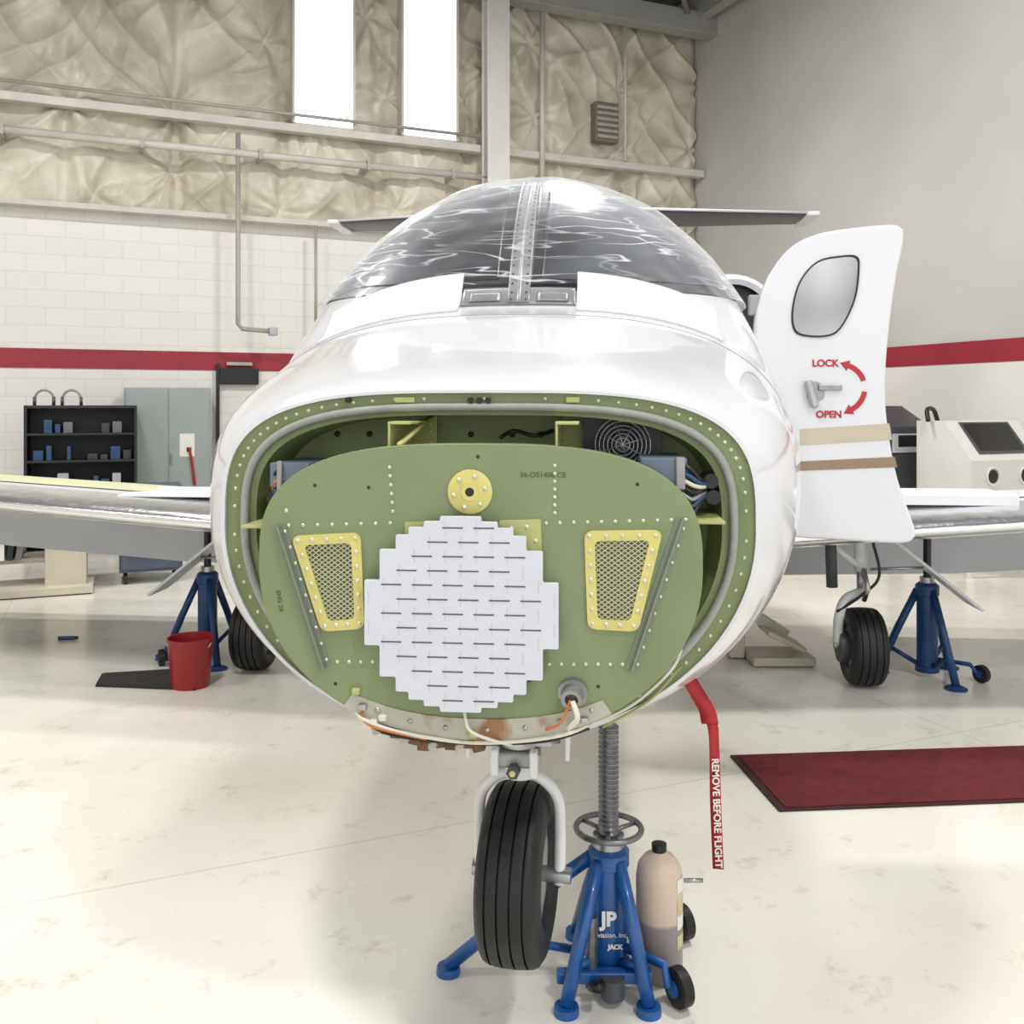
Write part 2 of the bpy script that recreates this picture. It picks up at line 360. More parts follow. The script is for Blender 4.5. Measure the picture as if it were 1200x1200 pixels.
for i,(x,y,e) in enumerate([(-4,-5,235),(-9,-5,190),(-4,-10,190),(-9,-10,185),(-13,-8,180),(-6,-14,190)]):
    L=group('added_ceiling_light',RW(x,y,H-.3))  # unseen fixtures, added to light the hangar from above
    rev('reflector',[(0,.26),(.06,.24),(.2,.09),(.3,.07),(.3,0)],(0,0,0),(0,0,1),steel,L)
    cyl('hanger_rod',(0,0,.3),(0,0,.63),.012,steel,L)
    ld=bpy.data.lights.new('lamp','AREA'); ld.shape='DISK'; ld.size=.7; ld.energy=e; ld.color=(1,.98,.955)
    lo=bpy.data.objects.new('lamp',ld); COL.objects.link(lo); lo.parent=L; lo.location=(0,0,-.03)

# ------------------------------------------------------------------ JET
J=group('light_jet',(-.075,1.98,0),rad(-5.1))
ST=np.array([
[.14,.609,1.535,.743,1.22,3.5,2.0],
[.17,.632,1.552,.734,1.225,3.4,2.0],
[.24,.680,1.580,.722,1.235,3.2,2.05],
[.40,.746,1.630,.71,1.26,2.95,2.1],
[.62,.800,1.695,.70,1.29,2.7,2.1],
[.85,.830,1.765,.69,1.32,2.6,2.1],
[1.06,.845,1.825,.69,1.36,2.6,2.1],
[1.2,.852,1.97,.69,1.42,2.35,2.1],
[1.4,.858,2.16,.69,1.50,2.12,2.1],
[1.6,.862,2.30,.69,1.54,2.04,2.1],
[1.8,.865,2.39,.69,1.56,2.0,2.1],
[2.0,.865,2.435,.69,1.57,2.0,2.1],
[2.5,.865,2.45,.69,1.57,2.0,2.1],
[3.3,.865,2.45,.70,1.57,2.0,2.1],
[4.2,.78,2.42,.80,1.62,2.0,2.0],
[5.5,.50,2.32,1.15,1.75,2.0,2.0],
[6.8,.2,2.2,1.6,1.9,2.0,2.0],
[7.5,.05,2.12,1.85,1.98,2.0,2.0]])
def stn(y):
    ys=ST[:,0]; y=min(max(y,ys[0]),ys[-1]); i=min(max(int(np.searchsorted(ys,y))-1,0),len(ys)-2)
    h=ys[i+1]-ys[i]; t=(y-ys[i])/h
    def tg(k):
        if k==0: return (ST[1]-ST[0])/(ys[1]-ys[0])
        if k==len(ys)-1: return (ST[-1]-ST[-2])/(ys[-1]-ys[-2])
        a=(ST[k]-ST[k-1])/(ys[k]-ys[k-1]); b=(ST[k+1]-ST[k])/(ys[k+1]-ys[k])
        with np.errstate(all='ignore'):
            m=np.where(a*b>0,2*a*b/(a+b),0)
        return np.nan_to_num(m)
    m0,m1=tg(i),tg(i+1)
    return ST[i]*(2*t**3-3*t*t+1)+m0*h*(t**3-2*t*t+t)+ST[i+1]*(-2*t**3+3*t*t)+m1*h*(t**3-t*t)
def sec(s,th):
    _,w,top,bot,zm,nt_,nb=s; sn,cs=math.sin(th),math.cos(th)
    n=nt_ if cs>=0 else nb
    x=w*math.copysign(abs(sn)**(2/n),sn)
    z=zm+(top-zm)*abs(cs)**(2/n) if cs>=0 else zm-(zm-bot)*abs(cs)**(2/n)
    return x,z
def outline(w,top,bot,zm,nt_,nb,n=96):
    s=(0,w,top,bot,zm,nt_,nb); return [sec(s,2*math.pi*k/n) for k in range(n)]
def S(y,th,off=0):
    x,z=sec(stn(y),th)
    if off:
        e=.004
        p=Vector((x,y,z)); a=sec(stn(y),th+e); b=sec(stn(y+e),th)
        n=(Vector((a[0],y,a[1]))-p).cross(Vector((b[0],y+e,b[1]))-p)
        if n.length>0: n.normalize()
        c=Vector((0,y,stn(y)[4]))
        if n.dot(p-c)<0: n=-n
        p=p+n*off; return p
    return Vector((x,y,z))
ys=sorted(set([round(v,4) for v in list(np.linspace(.14,2.1,90))+list(np.linspace(2.1,7.5,40))]))
NT=160; V=[];F=[]
for y in ys:
    s=stn(y)
    for k in range(NT):
        x,z=sec(s,2*math.pi*k/NT); V.append((x,y,z))
for i in range(len(ys)-1):
    for k in range(NT): F.append([i*NT+k,i*NT+(k+1)%NT,(i+1)*NT+(k+1)%NT,(i+1)*NT+k])
F.append([(len(ys)-1)*NT+k for k in range(NT)])
add('fuselage_skin',V,F,paint,J,smooth=True)
O=outline(.609,1.535,.743,1.22,3.5,2.0); I0=outline(.600,1.528,.750,1.22,3.5,2.0); I1=outline(.528,1.478,.80,1.22,3.4,2.0)
ringp('skin_lip',O,I0,.128,.145,paint,J)
ringp('opening_flange',I0,I1,.136,.150,flange_m,J)
sl=outline(.553,1.496,.782,1.22,3.4,2.0,110)
tube('door_seal',[(x,.128,z) for x,z in sl],.0095,sealm,J,10,closed=True)
I2=outline(.515,1.475,.82,1.22,3.4,2.0)
n=len(I1); V=[(x,.145,z) for x,z in I1]+[(x,.29,z) for x,z in I2]
F=[[i,(i+1)%n,n+(i+1)%n,n+i] for i in range(n)]+[[n+i for i in range(n)]]
add('avionics_bay',V,F,green_in,J,smooth=False)
P=[]
for k in range(78):
    th=2*math.pi*k/78; x,z=sec((0,.580,1.515,.763,1.22,3.5,2.0),th); P.append((x,.136,z))
dots('flange_screws',P,.0045,.003,rivm,J)
def bp(u,v): return ((u-558)*.0018,1.5-(v-475)*.0018)
BO=outline(.471,1.419,.796,1.165,2.9,2.15,110)
prism('forward_bulkhead',BO,-.004,.012,green,J,.002)
BI=[(x*.97,1.12+(z-1.12)*.965) for x,z in BO]
ringp('bulkhead_rim',BO,BI,.012,.05,greend,J)
R=[]
def row(a,b,n):
    for k in range(n):
        t=k/(n-1); x,z=bp(a[0]+(b[0]-a[0])*t,a[1]+(b[1]-a[1])*t); R.append((x,-.004,z))
row((333,618),(456,614),8); row((640,612),(800,606),11); row((455,548),(459,600),6); row((650,545),(650,600),7)
row((392,779),(478,777),7); row((615,776),(728,774),9); row((322,622),(330,640),2)
row((330,600),(330,601),2)
dots('bulkhead_rivets',R,.0042,.003,rivm,J)
dots('bulkhead_holes',[(bp(a,b)[0],-.0045,bp(a,b)[1]) for a,b in ((365,570),(430,572),(745,566),(352,705),(765,690),(700,800),(390,805),(620,795),(560,535))],.004,.0008,bolt,J)
inkm=M('stencil_ink',(78,92,52),.6,var=.1)
text('stencil_part_number','36-OS1408 CE',.016,(bp(636,556)[0],-.0042,bp(636,556)[1]),(rad(90),0,0),inkm,J)
text('stencil_mark','ENG 24',.014,(bp(322,708)[0],-.0042,bp(322,708)[1]),(rad(90),rad(80),0),inkm,J)
x,z=bp(551,576)
rev('mount_disc',[(0,0),(0,.047),(.006,.047),(.008,.044),(.008,0)],(x,-.004,z),(0,-1,0),yel,J,48)
cyl('mount_disc_bore',(x,-.012,z),(x,-.0135,z),.0095,black,J)
rev('mount_disc_hub',[(0,.018),(.003,.018),(.003,.0095)],(x,-.012,z),(0,-1,0),yel,J,32)
dots('mount_disc_bolts',[(x+.034*math.cos(k*math.pi/3+.2),-.012,z+.034*math.sin(k*math.pi/3+.2)) for k in range(6)],.0055,.005,rivm,J)
lv=[(38,113),(74,95),(91,76),(100,61),(107,43),(113,24)]
pts=[]
for i,(dy,w) in enumerate(lv):
    pts.append((w,-(lv[i-1][0] if i else 0))); pts.append((w,-dy))
quad=pts[1:]
full=quad+[(-w,v) for w,v in quad[::-1]]+[(-w,-v) for w,v in quad]+[(w,-v) for w,v in quad[::-1]]
AC=bp(542,716)
ap=[(AC[0]+a*.0018,AC[1]-b*.0018) for a,b in full]
prism('radar_antenna_plate',rpoly(ap,.004,3),-.036,-.024,antm,J,.0015)
prism('radar_antenna_back',outline(.16,AC[1]+.16,AC[1]-.16,AC[1],2,2,48),-.024,-.004,alu,J)
def inside(px,py):
    ax,ay=abs(px),abs(py)
    for dy,w in lv:
        if ay<dy-2: return ax<w-3
    return False
V=[];F=[]
for ri,rv in enumerate(range(-6,7)):
    vy=rv*16.6
    for k in range(-5,6):
        ux=k*36+(9 if ri%2 else -9)
        if inside(ux-12,vy) and inside(ux+12,vy):
            cx=AC[0]+ux*.0018; cz=AC[1]-vy*.0018; b=len(V)
            V+=[(cx-.0215,-.0365,cz-.0016),(cx+.0215,-.0365,cz-.0016),(cx+.0215,-.0365,cz+.0016),(cx-.0215,-.0365,cz+.0016)]; F.append([b,b+1,b+2,b+3])
add('radar_slots',V,F,slotm,J)
V=[];F=[]
for ri,rv in enumerate(range(-6,7)):
    vy=rv*16.6
    for k in range(-5,7):
        ux=k*36-(0 if ri%2 else 18)
        if inside(ux,vy-8) and inside(ux,vy+8):
            cx=AC[0]+ux*.0018; cz=AC[1]-vy*.0018; b=len(V)
            V+=[(cx-.0006,-.0363,cz-.0145),(cx+.0006,-.0363,cz-.0145),(cx+.0006,-.0363,cz+.0145),(cx-.0006,-.0363,cz+.0145)]; F.append([b,b+1,b+2,b+3])
add('radar_joints',V,F,M('joint_grey',(182,185,193),.5,var=.05),J)
prism('bracket_plate_a',ngp([bp(474,612),bp(525,612),bp(525,660),bp(474,640)],.004),-.010,-.004,yelg,J)
prism('bracket_plate_b',ngp([bp(585,609),bp(634,607),bp(635,660),bp(585,660)],.004),-.010,-.004,yelg,J)
dots('bracket_bolts',[(bp(a,b)[0],-.010,bp(a,b)[1]) for a,b in ((482,620),(500,620),(600,618),(618,616),(628,632),(628,650),(481,634))],.005,.004,rivm,J)
meshm=M('vent_mesh',(190,190,156),.45,metal=.2,var=.1)
def vent(tag,outer):
    Po=[bp(*p) for p in outer]; c=sum((Vector(p) for p in Po),Vector((0,0)))/4
    def shrink(d):
        out=[]
        for i in range(4):
            p=Vector(Po[i]); a=(Vector(Po[i-1])-p).normalized(); b=(Vector(Po[(i+1)%4])-p).normalized()
            s=(a+b); sn=abs(a.x*b.y-a.y*b.x); out.append(tuple(p+s*d/sn))
        return out
    inn=shrink(.021)
    ringp(tag+'_frame',rpoly(Po,.02),rpoly(inn,.012),-.011,-.004,yel,J)
    prism(tag+'_recess',rpoly(inn,.012),-.0048,-.0042,greend,J)  # flat plate on the bulkhead, dark colour standing in for a shaded opening
    V=[];F=[]
    def clip(p,d):
        t0,t1=-9,9
        for i in range(4):
            a=Vector(inn[i]); b=Vector(inn[(i+1)%4]); e=b-a; nn=Vector((-e.y,e.x))
            if nn.dot(c-a)<0: nn=-nn
            den=nn.dot(d); num=nn.dot(a-p)
            if abs(den)<1e-9:
                if num>0: return None
                continue
            t=num/den
            if den>0: t0=max(t0,t)
            else: t1=min(t1,t)
        return (t0,t1) if t1>t0 else None
    for sgn in (1,-1):
        d=Vector((1,.75*sgn)).normalized(); pn=Vector((-d.y,d.x))
        for k in range(-24,25):
            p=c+pn*k*.0082; r=clip(p,d)
            if not r: continue
            a=p+d*r[0]; b=p+d*r[1]; w=pn*.0011; bb=len(V); yy=-.0075-.0006*sgn
            for qv in (a-w,b-w,b+w,a+w): V.append((qv.x,yy,qv.y))
            F.append([bb,bb+1,bb+2,bb+3])
    add(tag+'_mesh',V,F,meshm,J)
    pts=[]
    mid=shrink(.011)
    for i in range(4):
        a=Vector(mid[i]); b=Vector(mid[(i+1)%4]); m_=max(3,int((b-a).length/.028))
        for k in range(m_): q=a.lerp(b,(k+.0)/m_); pts.append((q.x,-.011,q.y))
    dots(tag+'_screws',pts,.005,.003,rivm,J)
vent('vent_left',[(337,630),(421,625),(426,738),(374,743)])
vent('vent_right',[(684,620),(774,618),(746,735),(688,733)])
for nm,a,b in (('stiffener_left',(322,618),(378,786)),('stiffener_right',(796,606),(738,780))):
    A0=Vector(bp(*a)); B0=Vector(bp(*b)); d=(B0-A0).normalized(); w=Vector((-d.y,d.x))
    for ww,yy0,yy1,t in ((.013,-.007,-.004,''),(.002,-.022,-.007,'_web')):
        prism(nm+t,[tuple(A0-w*ww),tuple(B0-w*ww),tuple(B0+w*ww),tuple(A0+w*ww)],yy0,yy1,stiff,J)
    dots(nm+'_rivets',[((A0+(B0-A0)*t+w*.008).x,-.007,(A0+(B0-A0)*t+w*.008).y) for t in np.linspace(.05,.95,9)],.004,.003,rivm,J)
arc=[]
for k in range(31):
    th=math.pi+(k/30-.5)*2*.62; arc.append(sec((0,.471,1.419,.796,1.165,2.9,2.15),th))
inn=[(x*.93,z+.045-.02*abs(x/.3)**2) for x,z in arc]
prism('lower_strip',arc+inn[::-1],-.0075,-.004,corr,J)
dots('strip_bolts',[(x*.96,-.0075,z+.022) for x,z in arc[2:-2:4]],.006,.004,steel,J)
x,z=bp(671,808)
rev('connector',[(0,0),(0,.032),(.006,.032),(.006,.024),(.02,.022),(.03,.022),(.03,.014),(.012,.012),(.012,0)],(x,-.004,z),(-.1,-1,-.25),alu,J,32)
tube('connector_cable',[(x,-.03,z-.01),(x+.01,-.045,z-.04),(x-.01,-.02,z-.07)],.006,clearw,J,8,True)
def wire(nm,pts,r,mat):
    tube(nm,[(bp(a,b)[0],y,bp(a,b)[1]) for a,b,y in pts],r,mat,J,8,True)
wire('wire_a',[(412,838,.0),(430,845,-.02),(470,858,-.015),(540,868,-.01),(600,866,-.01),(660,856,-.01),(700,842,.01)],.004,clearw)
wire('wire_b',[(420,826,.0),(428,846,-.02),(455,856,-.02),(500,866,-.01)],.003,orangew)
wire('wire_c',[(545,830,-.02),(552,850,-.03),(575,862,-.02),(600,872,0)],.0035,clearw)
wire('wire_d',[(640,850,-.015),(655,840,-.03),(664,825,-.03),(668,812,-.03)],.003,orangew)
wire('wire_e',[(690,846,0),(740,826,.03),(785,790,.06),(800,770,.1)],.004,clearw)
wire('wire_f',[(705,848,0),(760,822,.04),(800,790,.1)],.003,M('wire_olive',(150,146,90),.5,var=.1))
wire('wire_g',[(415,836,.0),(440,856,-.01),(480,868,0),(560,872,.0),(640,866,.0),(690,850,.0)],.003,black)
for i,(a,b) in enumerate(((416,812),(424,830),(437,848),(555,858),(684,838),(448,842))):
    xx,zz=bp(a,b); box('clamp_%d'%i,(xx,-.012,zz),(.018,.016,.014),[yelg,steel,clearw][i%3],J)
dirt=M('torn_fairing_edge',(120,92,66),.8,var=.5,vs=30)
rr=random.Random(2)
for i in range(12):
    xx,zz=bp(438+i*11,858+min(i,5)*3.6+rr.uniform(-1,2)); box('torn_edge_%d'%i,(xx,.03,zz-.004),(.026,.03,rr.uniform(.010,.02)),dirt if i%3 else corr,J,.002,rot=Matrix.Rotation(rr.uniform(-.4,.4),3,'Y'))
def bay(nm,cx,cz,w,h,y0,y1,mat,bev=.004): return box(nm,(cx,(y0+y1)/2,cz),(w,y1-y0,h),mat,J,bev)
bay('avionics_box_left',-.425,1.345,.09,.055,.06,.28,boxg); bay('avionics_box_right',.395,1.358,.10,.06,.06,.28,boxg)
bay('box_plate_left',-.445,1.345,.012,.065,.05,.06,alu); bay('box_plate_right',.43,1.355,.02,.07,.05,.06,alu)
for i,(cx,cz) in enumerate(((-.47,1.33),(-.475,1.29))): cyl('port_left_%d'%i,(cx,.10,cz),(cx,.2,cz),.017,black,J)
for i,(cx,cz) in enumerate(((.50,1.335),(.505,1.30))): cyl('port_right_%d'%i,(cx,.10,cz),(cx,.2,cz),.016,black,J)
for i in range(7):
    z0=1.375-.012*i; c=[black,itemc[0],clearw,black,alu,itemc[0],black][i]
    tube('harness_%d'%i,[(.42,.07,z0),(.45,.055,z0-.01-.004*i),(.475,.08,1.34-.008*i),(.50,.14,1.335-.006*i)],.005,c,J,8,True)
    if i<3: tube('harness_l%d'%i,[(-.43,.07,1.36-.02*i),(-.455,.06,1.35-.02*i),(-.475,.1,1.32-.01*i)],.005,[black,orangew,itemc[0]][i],J,8,True)
fx,fz=.312,1.418
prism('fan_frame',rpoly([(fx-.09,fz-.08),(fx+.09,fz-.08),(fx+.09,fz+.058),(fx-.09,fz+.058)],.01),.235,.25,black,J)
cyl('fan_throat',(fx,.225,fz-.008),(fx,.236,fz-.008),.064,M('fan_dark',(52,54,56),.5,var=.2),J)
for k in range(1,7):
    r=.0095*k+.006; tube('fan_guard_%d'%k,[(fx+r*math.cos(t*math.pi/16),.19,fz-.008+r*math.sin(t*math.pi/16)) for t in range(32)],.0014,steel,J,6,closed=True)
for k in range(4):
    g=k*math.pi/4+.3; tube('fan_spoke_%d'%k,[(fx-.064*math.cos(g),.188,fz-.008-.064*math.sin(g)),(fx+.064*math.cos(g),.188,fz-.008+.064*math.sin(g))],.0014,steel,J,6)
cyl('fan_hub',(fx,.195,fz-.008),(fx,.24,fz-.008),.02,dgrey,J)
for k in range(7):
    g=k*2*math.pi/7; R3=Matrix.Rotation(g,3,'Y')
    box('fan_blade_%d'%k,tuple(Vector((fx,.212,fz-.008))+R3@Vector((.038,0,0))),(.04,.004,.024),dgrey,J,.001,rot=R3@Matrix.Rotation(.5,3,'X'))
for i,cx in enumerate((-.17,.19)):
    box('hanger_bracket_%d'%i,(cx,.15,1.462),(.05,.26,.006),yelg,J,.001); box('hanger_web_%d'%i,(cx-.022,.15,1.435),(.005,.26,.055),yelg,J,.001)
    box('hanger_foot_%d'%i,(cx+.01,.27,1.43),(.06,.008,.09),yelg,J,.002)
    dots('hanger_bolts_%d'%i,[(cx+a,.265,1.41+b) for a in (-.01,.025) for b in (0,.03,.045)],.004,.003,rivm,J)
tube('hanger_diag',[(-.17,.02,1.415),(-.14,.27,1.475)],.006,yel,J,8)
for i,(cx,cz) in enumerate(((-.475,1.235),(.475,1.255))):
    box('side_bracket_%d'%i,(cx,.15,cz),(.09,.26,.006),yelg,J,.001)
dots('bay_bolts',[(x,.288,z) for x in (-.38,-.3,-.22,-.05,.05,.12) for z in (1.43,)],.008,.005,bolt,J)
tube('bay_cable',[(.03,.2,1.425),(.06,.22,1.44),(.11,.2,1.43),(.15,.24,1.44)],.005,black,J,8,True)
for i,cx in enumerate((-.29,-.01,.01,.03)): cyl('flange_latch_%d'%i,(cx-.02,.120,1.512),(cx-.02,.136,1.512),.006,black,J,n=12)
box('flange_tag_a',(-.18,.131,1.512),(.045,.006,.012),yelg,J,.001); box('flange_tag_b',(.20,.131,1.512),(.03,.006,.012),yelg,J,.001)

# windshield
def th_x(s,x): return math.asin(min(1,(x/s[1]))**(s[5]/2))
def th_z(s,z):
    q=max(0,(z-s[4])/(s[2]-s[4])); return math.acos(min(1,q**(s[5]/2)))
def patch(name,y0,y1,fa,fb,off,mat,ny=40,nt_=40,noisef=None,side=1,parent=J,skirt=True):
    V=[];F=[]
    for i in range(ny+1):
        y=y0+(y1-y0)*i/ny; s=stn(y); a=fa(y,s); b=fb(y,s); b=max(b,a)
        for k in range(nt_+1):
            th=(a+(b-a)*k/nt_)*side; o_=off+(noisef(y,th) if noisef else 0); V.append(S(y,th,o_))
    for i in range(ny):
        for k in range(nt_):
            a=i*(nt_+1)+k; F.append([a,a+1,a+nt_+2,a+nt_+1])
    if skirt:
        W=nt_+1; loop=[k for k in range(W)]+[i*W+nt_ for i in range(1,ny+1)]+[ny*W+k for k in range(nt_-1,-1,-1)]+[i*W for i in range(ny-1,0,-1)]
        b0=len(V)
        for idx in loop:
            i,k=divmod(idx,W); y=y0+(y1-y0)*i/ny; s=stn(y); a=fa(y,s); b=max(fb(y,s),a); V.append(S(y,(a+(b-a)*k/nt_)*side,-.002))
        n=len(loop)
        for q in range(n): F.append([loop[q],loop[(q+1)%n],b0+(q+1)%n,b0+q])
    return add(name,V,F,mat,parent,smooth=True,recalc=False)
def sill(y): return 1.872+.02*max(0,y-1.3)
# outer edge of each pane: sweeps inboard towards the roof so the corners are rounded
def edge(y,s,m):
    a=th_z(s,sill(y)+m); lim=1.10-.95*max(0,(y-1.42)/.36)**2.2
    return min(a,max(lim-m*.8,.12))
framed=M('windshield_black_border',(20,21,24),.35,var=.2)
for side,nm in ((1,'right'),(-1,'left')):
    patch('windshield_border_'+nm,1.122,1.76,lambda y,s:th_x(s,.030),lambda y,s:edge(y,s,0),.003,framed,60,50,side=side)
    patch('windshield_'+nm,1.155,1.715,lambda y,s:th_x(s,.072),lambda y,s:max(edge(y,s,.035),th_x(s,.073)),.006,glassd,60,50,side=side)
    patch('mask_sheet_'+nm,.985,1.18,lambda y,s:th_x(s,.19),lambda y,s:th_x(s,.64),.007,paper,20,30,None,side)
    patch('film_'+nm,1.13,1.95,lambda y,s:0,lambda y,s:th_z(s,sill(y)-.02),.022,filmm,120,120,
        lambda y,t:.007*noise.noise(Vector((y*4,t*5,side*3)))+.003*noise.noise(Vector((y*6+t*12,t*5-y*14,side))),side,skirt=False)
    patch('centre_post_'+nm,1.06,1.78,lambda y,s:0,lambda y,s:th_x(s,.036),.009,alu,40,6,None,side)
    patch('sill_frame_'+nm,1.05,1.128,lambda y,s:0,lambda y,s:th_x(s,.185),.007,alu,10,12,None,side)
    patch('sill_pad_'+nm,1.07,1.11,lambda y,s:th_x(s,.06),lambda y,s:th_x(s,.16),.011,alu,6,8,None,side)
    patch('cabin_window_'+nm,2.3,2.75,lambda y,s:th_z(s,2.12),lambda y,s:th_z(s,1.8),.004,glassd,10,10,None,side)
seamm=M('panel_seam_grey',(150,152,156),.5,var=.05)
tube('panel_seam',[S(.90,t,.0004) for t in np.linspace(-1.25,1.25,90)],.0014,seamm,J,6)
bmr=bmesh.new()
for side in (1,-1):
    for k in range(24):
        y=1.08+k*.029; s=stn(y); bmesh.ops.create_uvsphere(bmr,u_segments=8,v_segments=5,radius=.0045,matrix=Matrix.Translation(S(y,side*th_x(s,.024),.009)))
me=bpy.data.meshes.new('post_screws'); bmr.to_mesh(me); bmr.free(); me.materials.append(dgrey); o=bpy.data.objects.new('post_screws',me); COL.objects.link(o); o.parent=J

# wings
def airf(c,t,n=18):
    up=[];lo=[]
    for k in range(n+1):
        x=(1-math.cos(math.pi*k/n))/2
        y=5*t*(.2969*math.sqrt(x)-.126*x-.3516*x*x+.2843*x**3-.1015*x**4)
        up.append((x*c,y*c*1.05)); lo.append((x*c,-y*c*.8))
    return up,lo
prim=[M('wing_primer_left',(206,208,168),.45,var=.1),M('wing_top_right',(214,216,214),.45,var=.1)]
flapm=M('flap_grey',(210,214,220),.4,var=.08)
def wing(side,tag):
    secs=[(.62,2.45,.84,1.75,.115),(1.2,2.56,.865,1.62,.115),(2.6,2.72,.95,1.42,.115),(5.2,3.0,1.12,1.0,.11)]
    V=[];F=[]
    for (lx,ly,z,c,t) in secs:
        up,lo=airf(c,t); prof=up[::-1]+lo[1:-1]
        for (a,b) in prof: V.append((side*lx,ly+a,z+b))
    n=len(prof)
    for i in range(len(secs)-1):
        for k in range(n): F.append([i*n+k,i*n+(k+1)%n,(i+1)*n+(k+1)%n,(i+1)*n+k])
    F+= [[k for k in range(n)],[(len(secs)-1)*n+k for k in range(n)]]
    add('wing_'+tag,V,F,greyp,J,smooth=True)
    V=[];F=[]
    for (lx,ly,z,c,t) in secs[0:]:
        up,lo=airf(c,t); pr=up[:6][::-1]+lo[1:6]
        for (a,b) in pr: V.append((side*lx,ly+a-.006,z+b*1.06))
    n=len(pr)
    for i in range(len(secs)-1):
        for k in range(n-1): F.append([i*n+k,i*n+k+1,(i+1)*n+k+1,(i+1)*n+k])
    add('leading_edge_'+tag,V,F,chrome,J,smooth=True)
    V=[];F=[]
    for (lx,ly,z,c,t) in secs[1:]:
        up,lo=airf(c,t)
        for a,b in up[6:12]: V.append((side*lx,ly+a,z+b*1.03+.003))
    for i in range(len(secs)-2):
        for k in range(5): F.append([i*6+k,i*6+k+1,(i+1)*6+k+1,(i+1)*6+k])
    add('primer_panel_'+tag,V,F,prim[0 if side<0 else 1],J,smooth=True)
    V=[]
    for lx,ly,z,d in ((.80,4.02,.86,.50),(2.6,4.05,.94,.54),(5.1,4.05,1.08,.50)):
        V+=[(side*lx,ly,z-.02),(side*lx,ly+.02,z+.02),(side*lx,ly+.28,z-d*.65),(side*lx,ly+.36,z-d)]
    F=[]
    for i in range(2):
        a=4*i; F+=[[a,a+1,a+5,a+4],[a+1,a+2,a+6,a+5],[a+2,a+3,a+7,a+6],[a+3,a,a+4,a+7]]
    F+=[[0,1,2,3],[8,9,10,11]]
    add('flap_'+tag,V,F,flapm,J)
    gx,gy=side*1.68,3.23
    tyre('main_tyre_'+tag,(gx,gy,.205),(1,0,0),.205,.19,J,4)
    tube('main_strut_'+tag,[(gx,gy+.06,.9),(gx,gy+.03,.60)],.036,whitep,J,16)
    tube('main_piston_'+tag,[(gx,gy+.03,.64),(gx,gy+.01,.48)],.026,steel,J,16)
    tube('trailing_arm_'+tag,[(gx,gy,.5),(gx-side*.10,gy-.04,.46),(gx-side*.135,gy-.04,.36),(gx-side*.13,gy,.22)],.026,whitep,J,12,True)
    tube('brake_line_'+tag,[(gx+side*.04,gy-.02,.8),(gx+side*.07,gy-.06,.6),(gx-side*.02,gy-.08,.5),(gx-side*.15,gy-.06,.4)],.008,black,J,8,True)
    tube('retract_actuator_'+tag,[(gx-side*.17,gy,.84),(gx-side*.16,gy,.52)],.03,dgrey,J,14)
    tube('side_brace_'+tag,[(gx,gy+.02,.62),(gx-side*.3,gy+.05,.86)],.018,whitep,J,12)
    cyl('axle_'+tag,(gx-side*.15,gy,.205),(gx+side*.1,gy,.205),.02,steel,J)
    cyl('brake_'+tag,(gx-side*.13,gy,.205),(gx-side*.08,gy,.205),.085,dgrey,J)
    tube('torque_link_'+tag,[(gx,gy-.02,.62),(gx,gy-.10,.53),(gx,gy-.03,.46)],.014,steel,J,8)
    a=Vector((gx+side*.12,0,.80)); b=Vector((gx+side*.58,0,.43))
    nrm=Vector((b.z-a.z,0,a.x-b.x)).normalized()*.007
    V=[(p.x,yy,p.z) for yy in (gy-.12,gy+.12) for p in (a-nrm,b-nrm,b+nrm,a+nrm)]
    add('gear_door_'+tag,V,[[0,1,2,3],[4,5,6,7],[0,1,5,4],[1,2,6,5],[2,3,7,6],[3,0,4,7]],greyp,J)
    tube('gear_door_rod_'+tag,[(gx+side*.04,gy,.62),(gx+side*.3,gy-.05,.64)],.008,steel,J,8)
wing(-1,'left'); wing(1,'right')
box('wing_paper_left',(-2.0,3.12,1.015),(.62,.5,.012),paper,J,.003); box('wing_paper_right',(1.95,3.05,1.03),(.75,.4,.05),paper,J,.003)
rev('belly_fairing',[(0,.0),(.15,.3),(.6,.62),(1.4,.70),(2.2,.6),(2.6,.2),(2.7,0)],(0,2.0,1.18),(0,1,0),paint,J,48)
V=[]
for z,y0,y1,w in ((2.0,5.3,7.4,.07),(3.16,6.25,7.5,.04)):
    V+=[(0,y0,z),(w,(y0+y1)/2,z),(0,y1,z),(-w,(y0+y1)/2,z)]
add('vertical_fin',V,[[0,1,5,4],[1,2,6,5],[2,3,7,6],[3,0,4,7],[4,5,6,7],[0,1,2,3]],paint,J)
stabm=M('stab_dark',(44,46,52),.35,var=.2)
for side,tag in ((1,'right'),(-1,'left')):
    V=[];F=[];secs=[(0,6.15,3.2,.95,.075),(2.12,6.55,3.2,.5,.07)]
    for (lx,ly,z,c,t) in secs:
        up,lo=airf(c,t); pr=up[::-1]+lo[1:-1]
        for a,b in pr: V.append((side*lx,ly+a,z+b))
    n=len(pr)
    for k in range(n): F.append([k,(k+1)%n,n+(k+1)%n,n+k])
    F+=[[n+k for k in range(n)]]
    add('stabilizer_'+tag,V,F,stabm,J,smooth=True)
    tube('stabilizer_edge_'+tag,[(0,6.145,3.212),(side*2.12,6.545,3.208)],.012,paint,J,8)
    box('stabilizer_tip_'+tag,(side*2.17,6.82,3.2),(.12,.56,.04),paint,J,.018)
    rev('engine_nacelle_'+tag,[(0,.22),(-.03,.25),(.0,.28),(.3,.33),(.9,.32),(1.4,.22),(1.4,.18),(.9,.2)],(side*1.1,3.95,2.03),(0,1,0),paint,J,40)
    cyl('engine_intake_'+tag,(side*1.1,4.02,2.03),(side*1.1,4.1,2.03),.26,black,J)
    box('engine_pylon_'+tag,(side*.82,4.5,2.03),(.3,.8,.08),paint,J,.02)

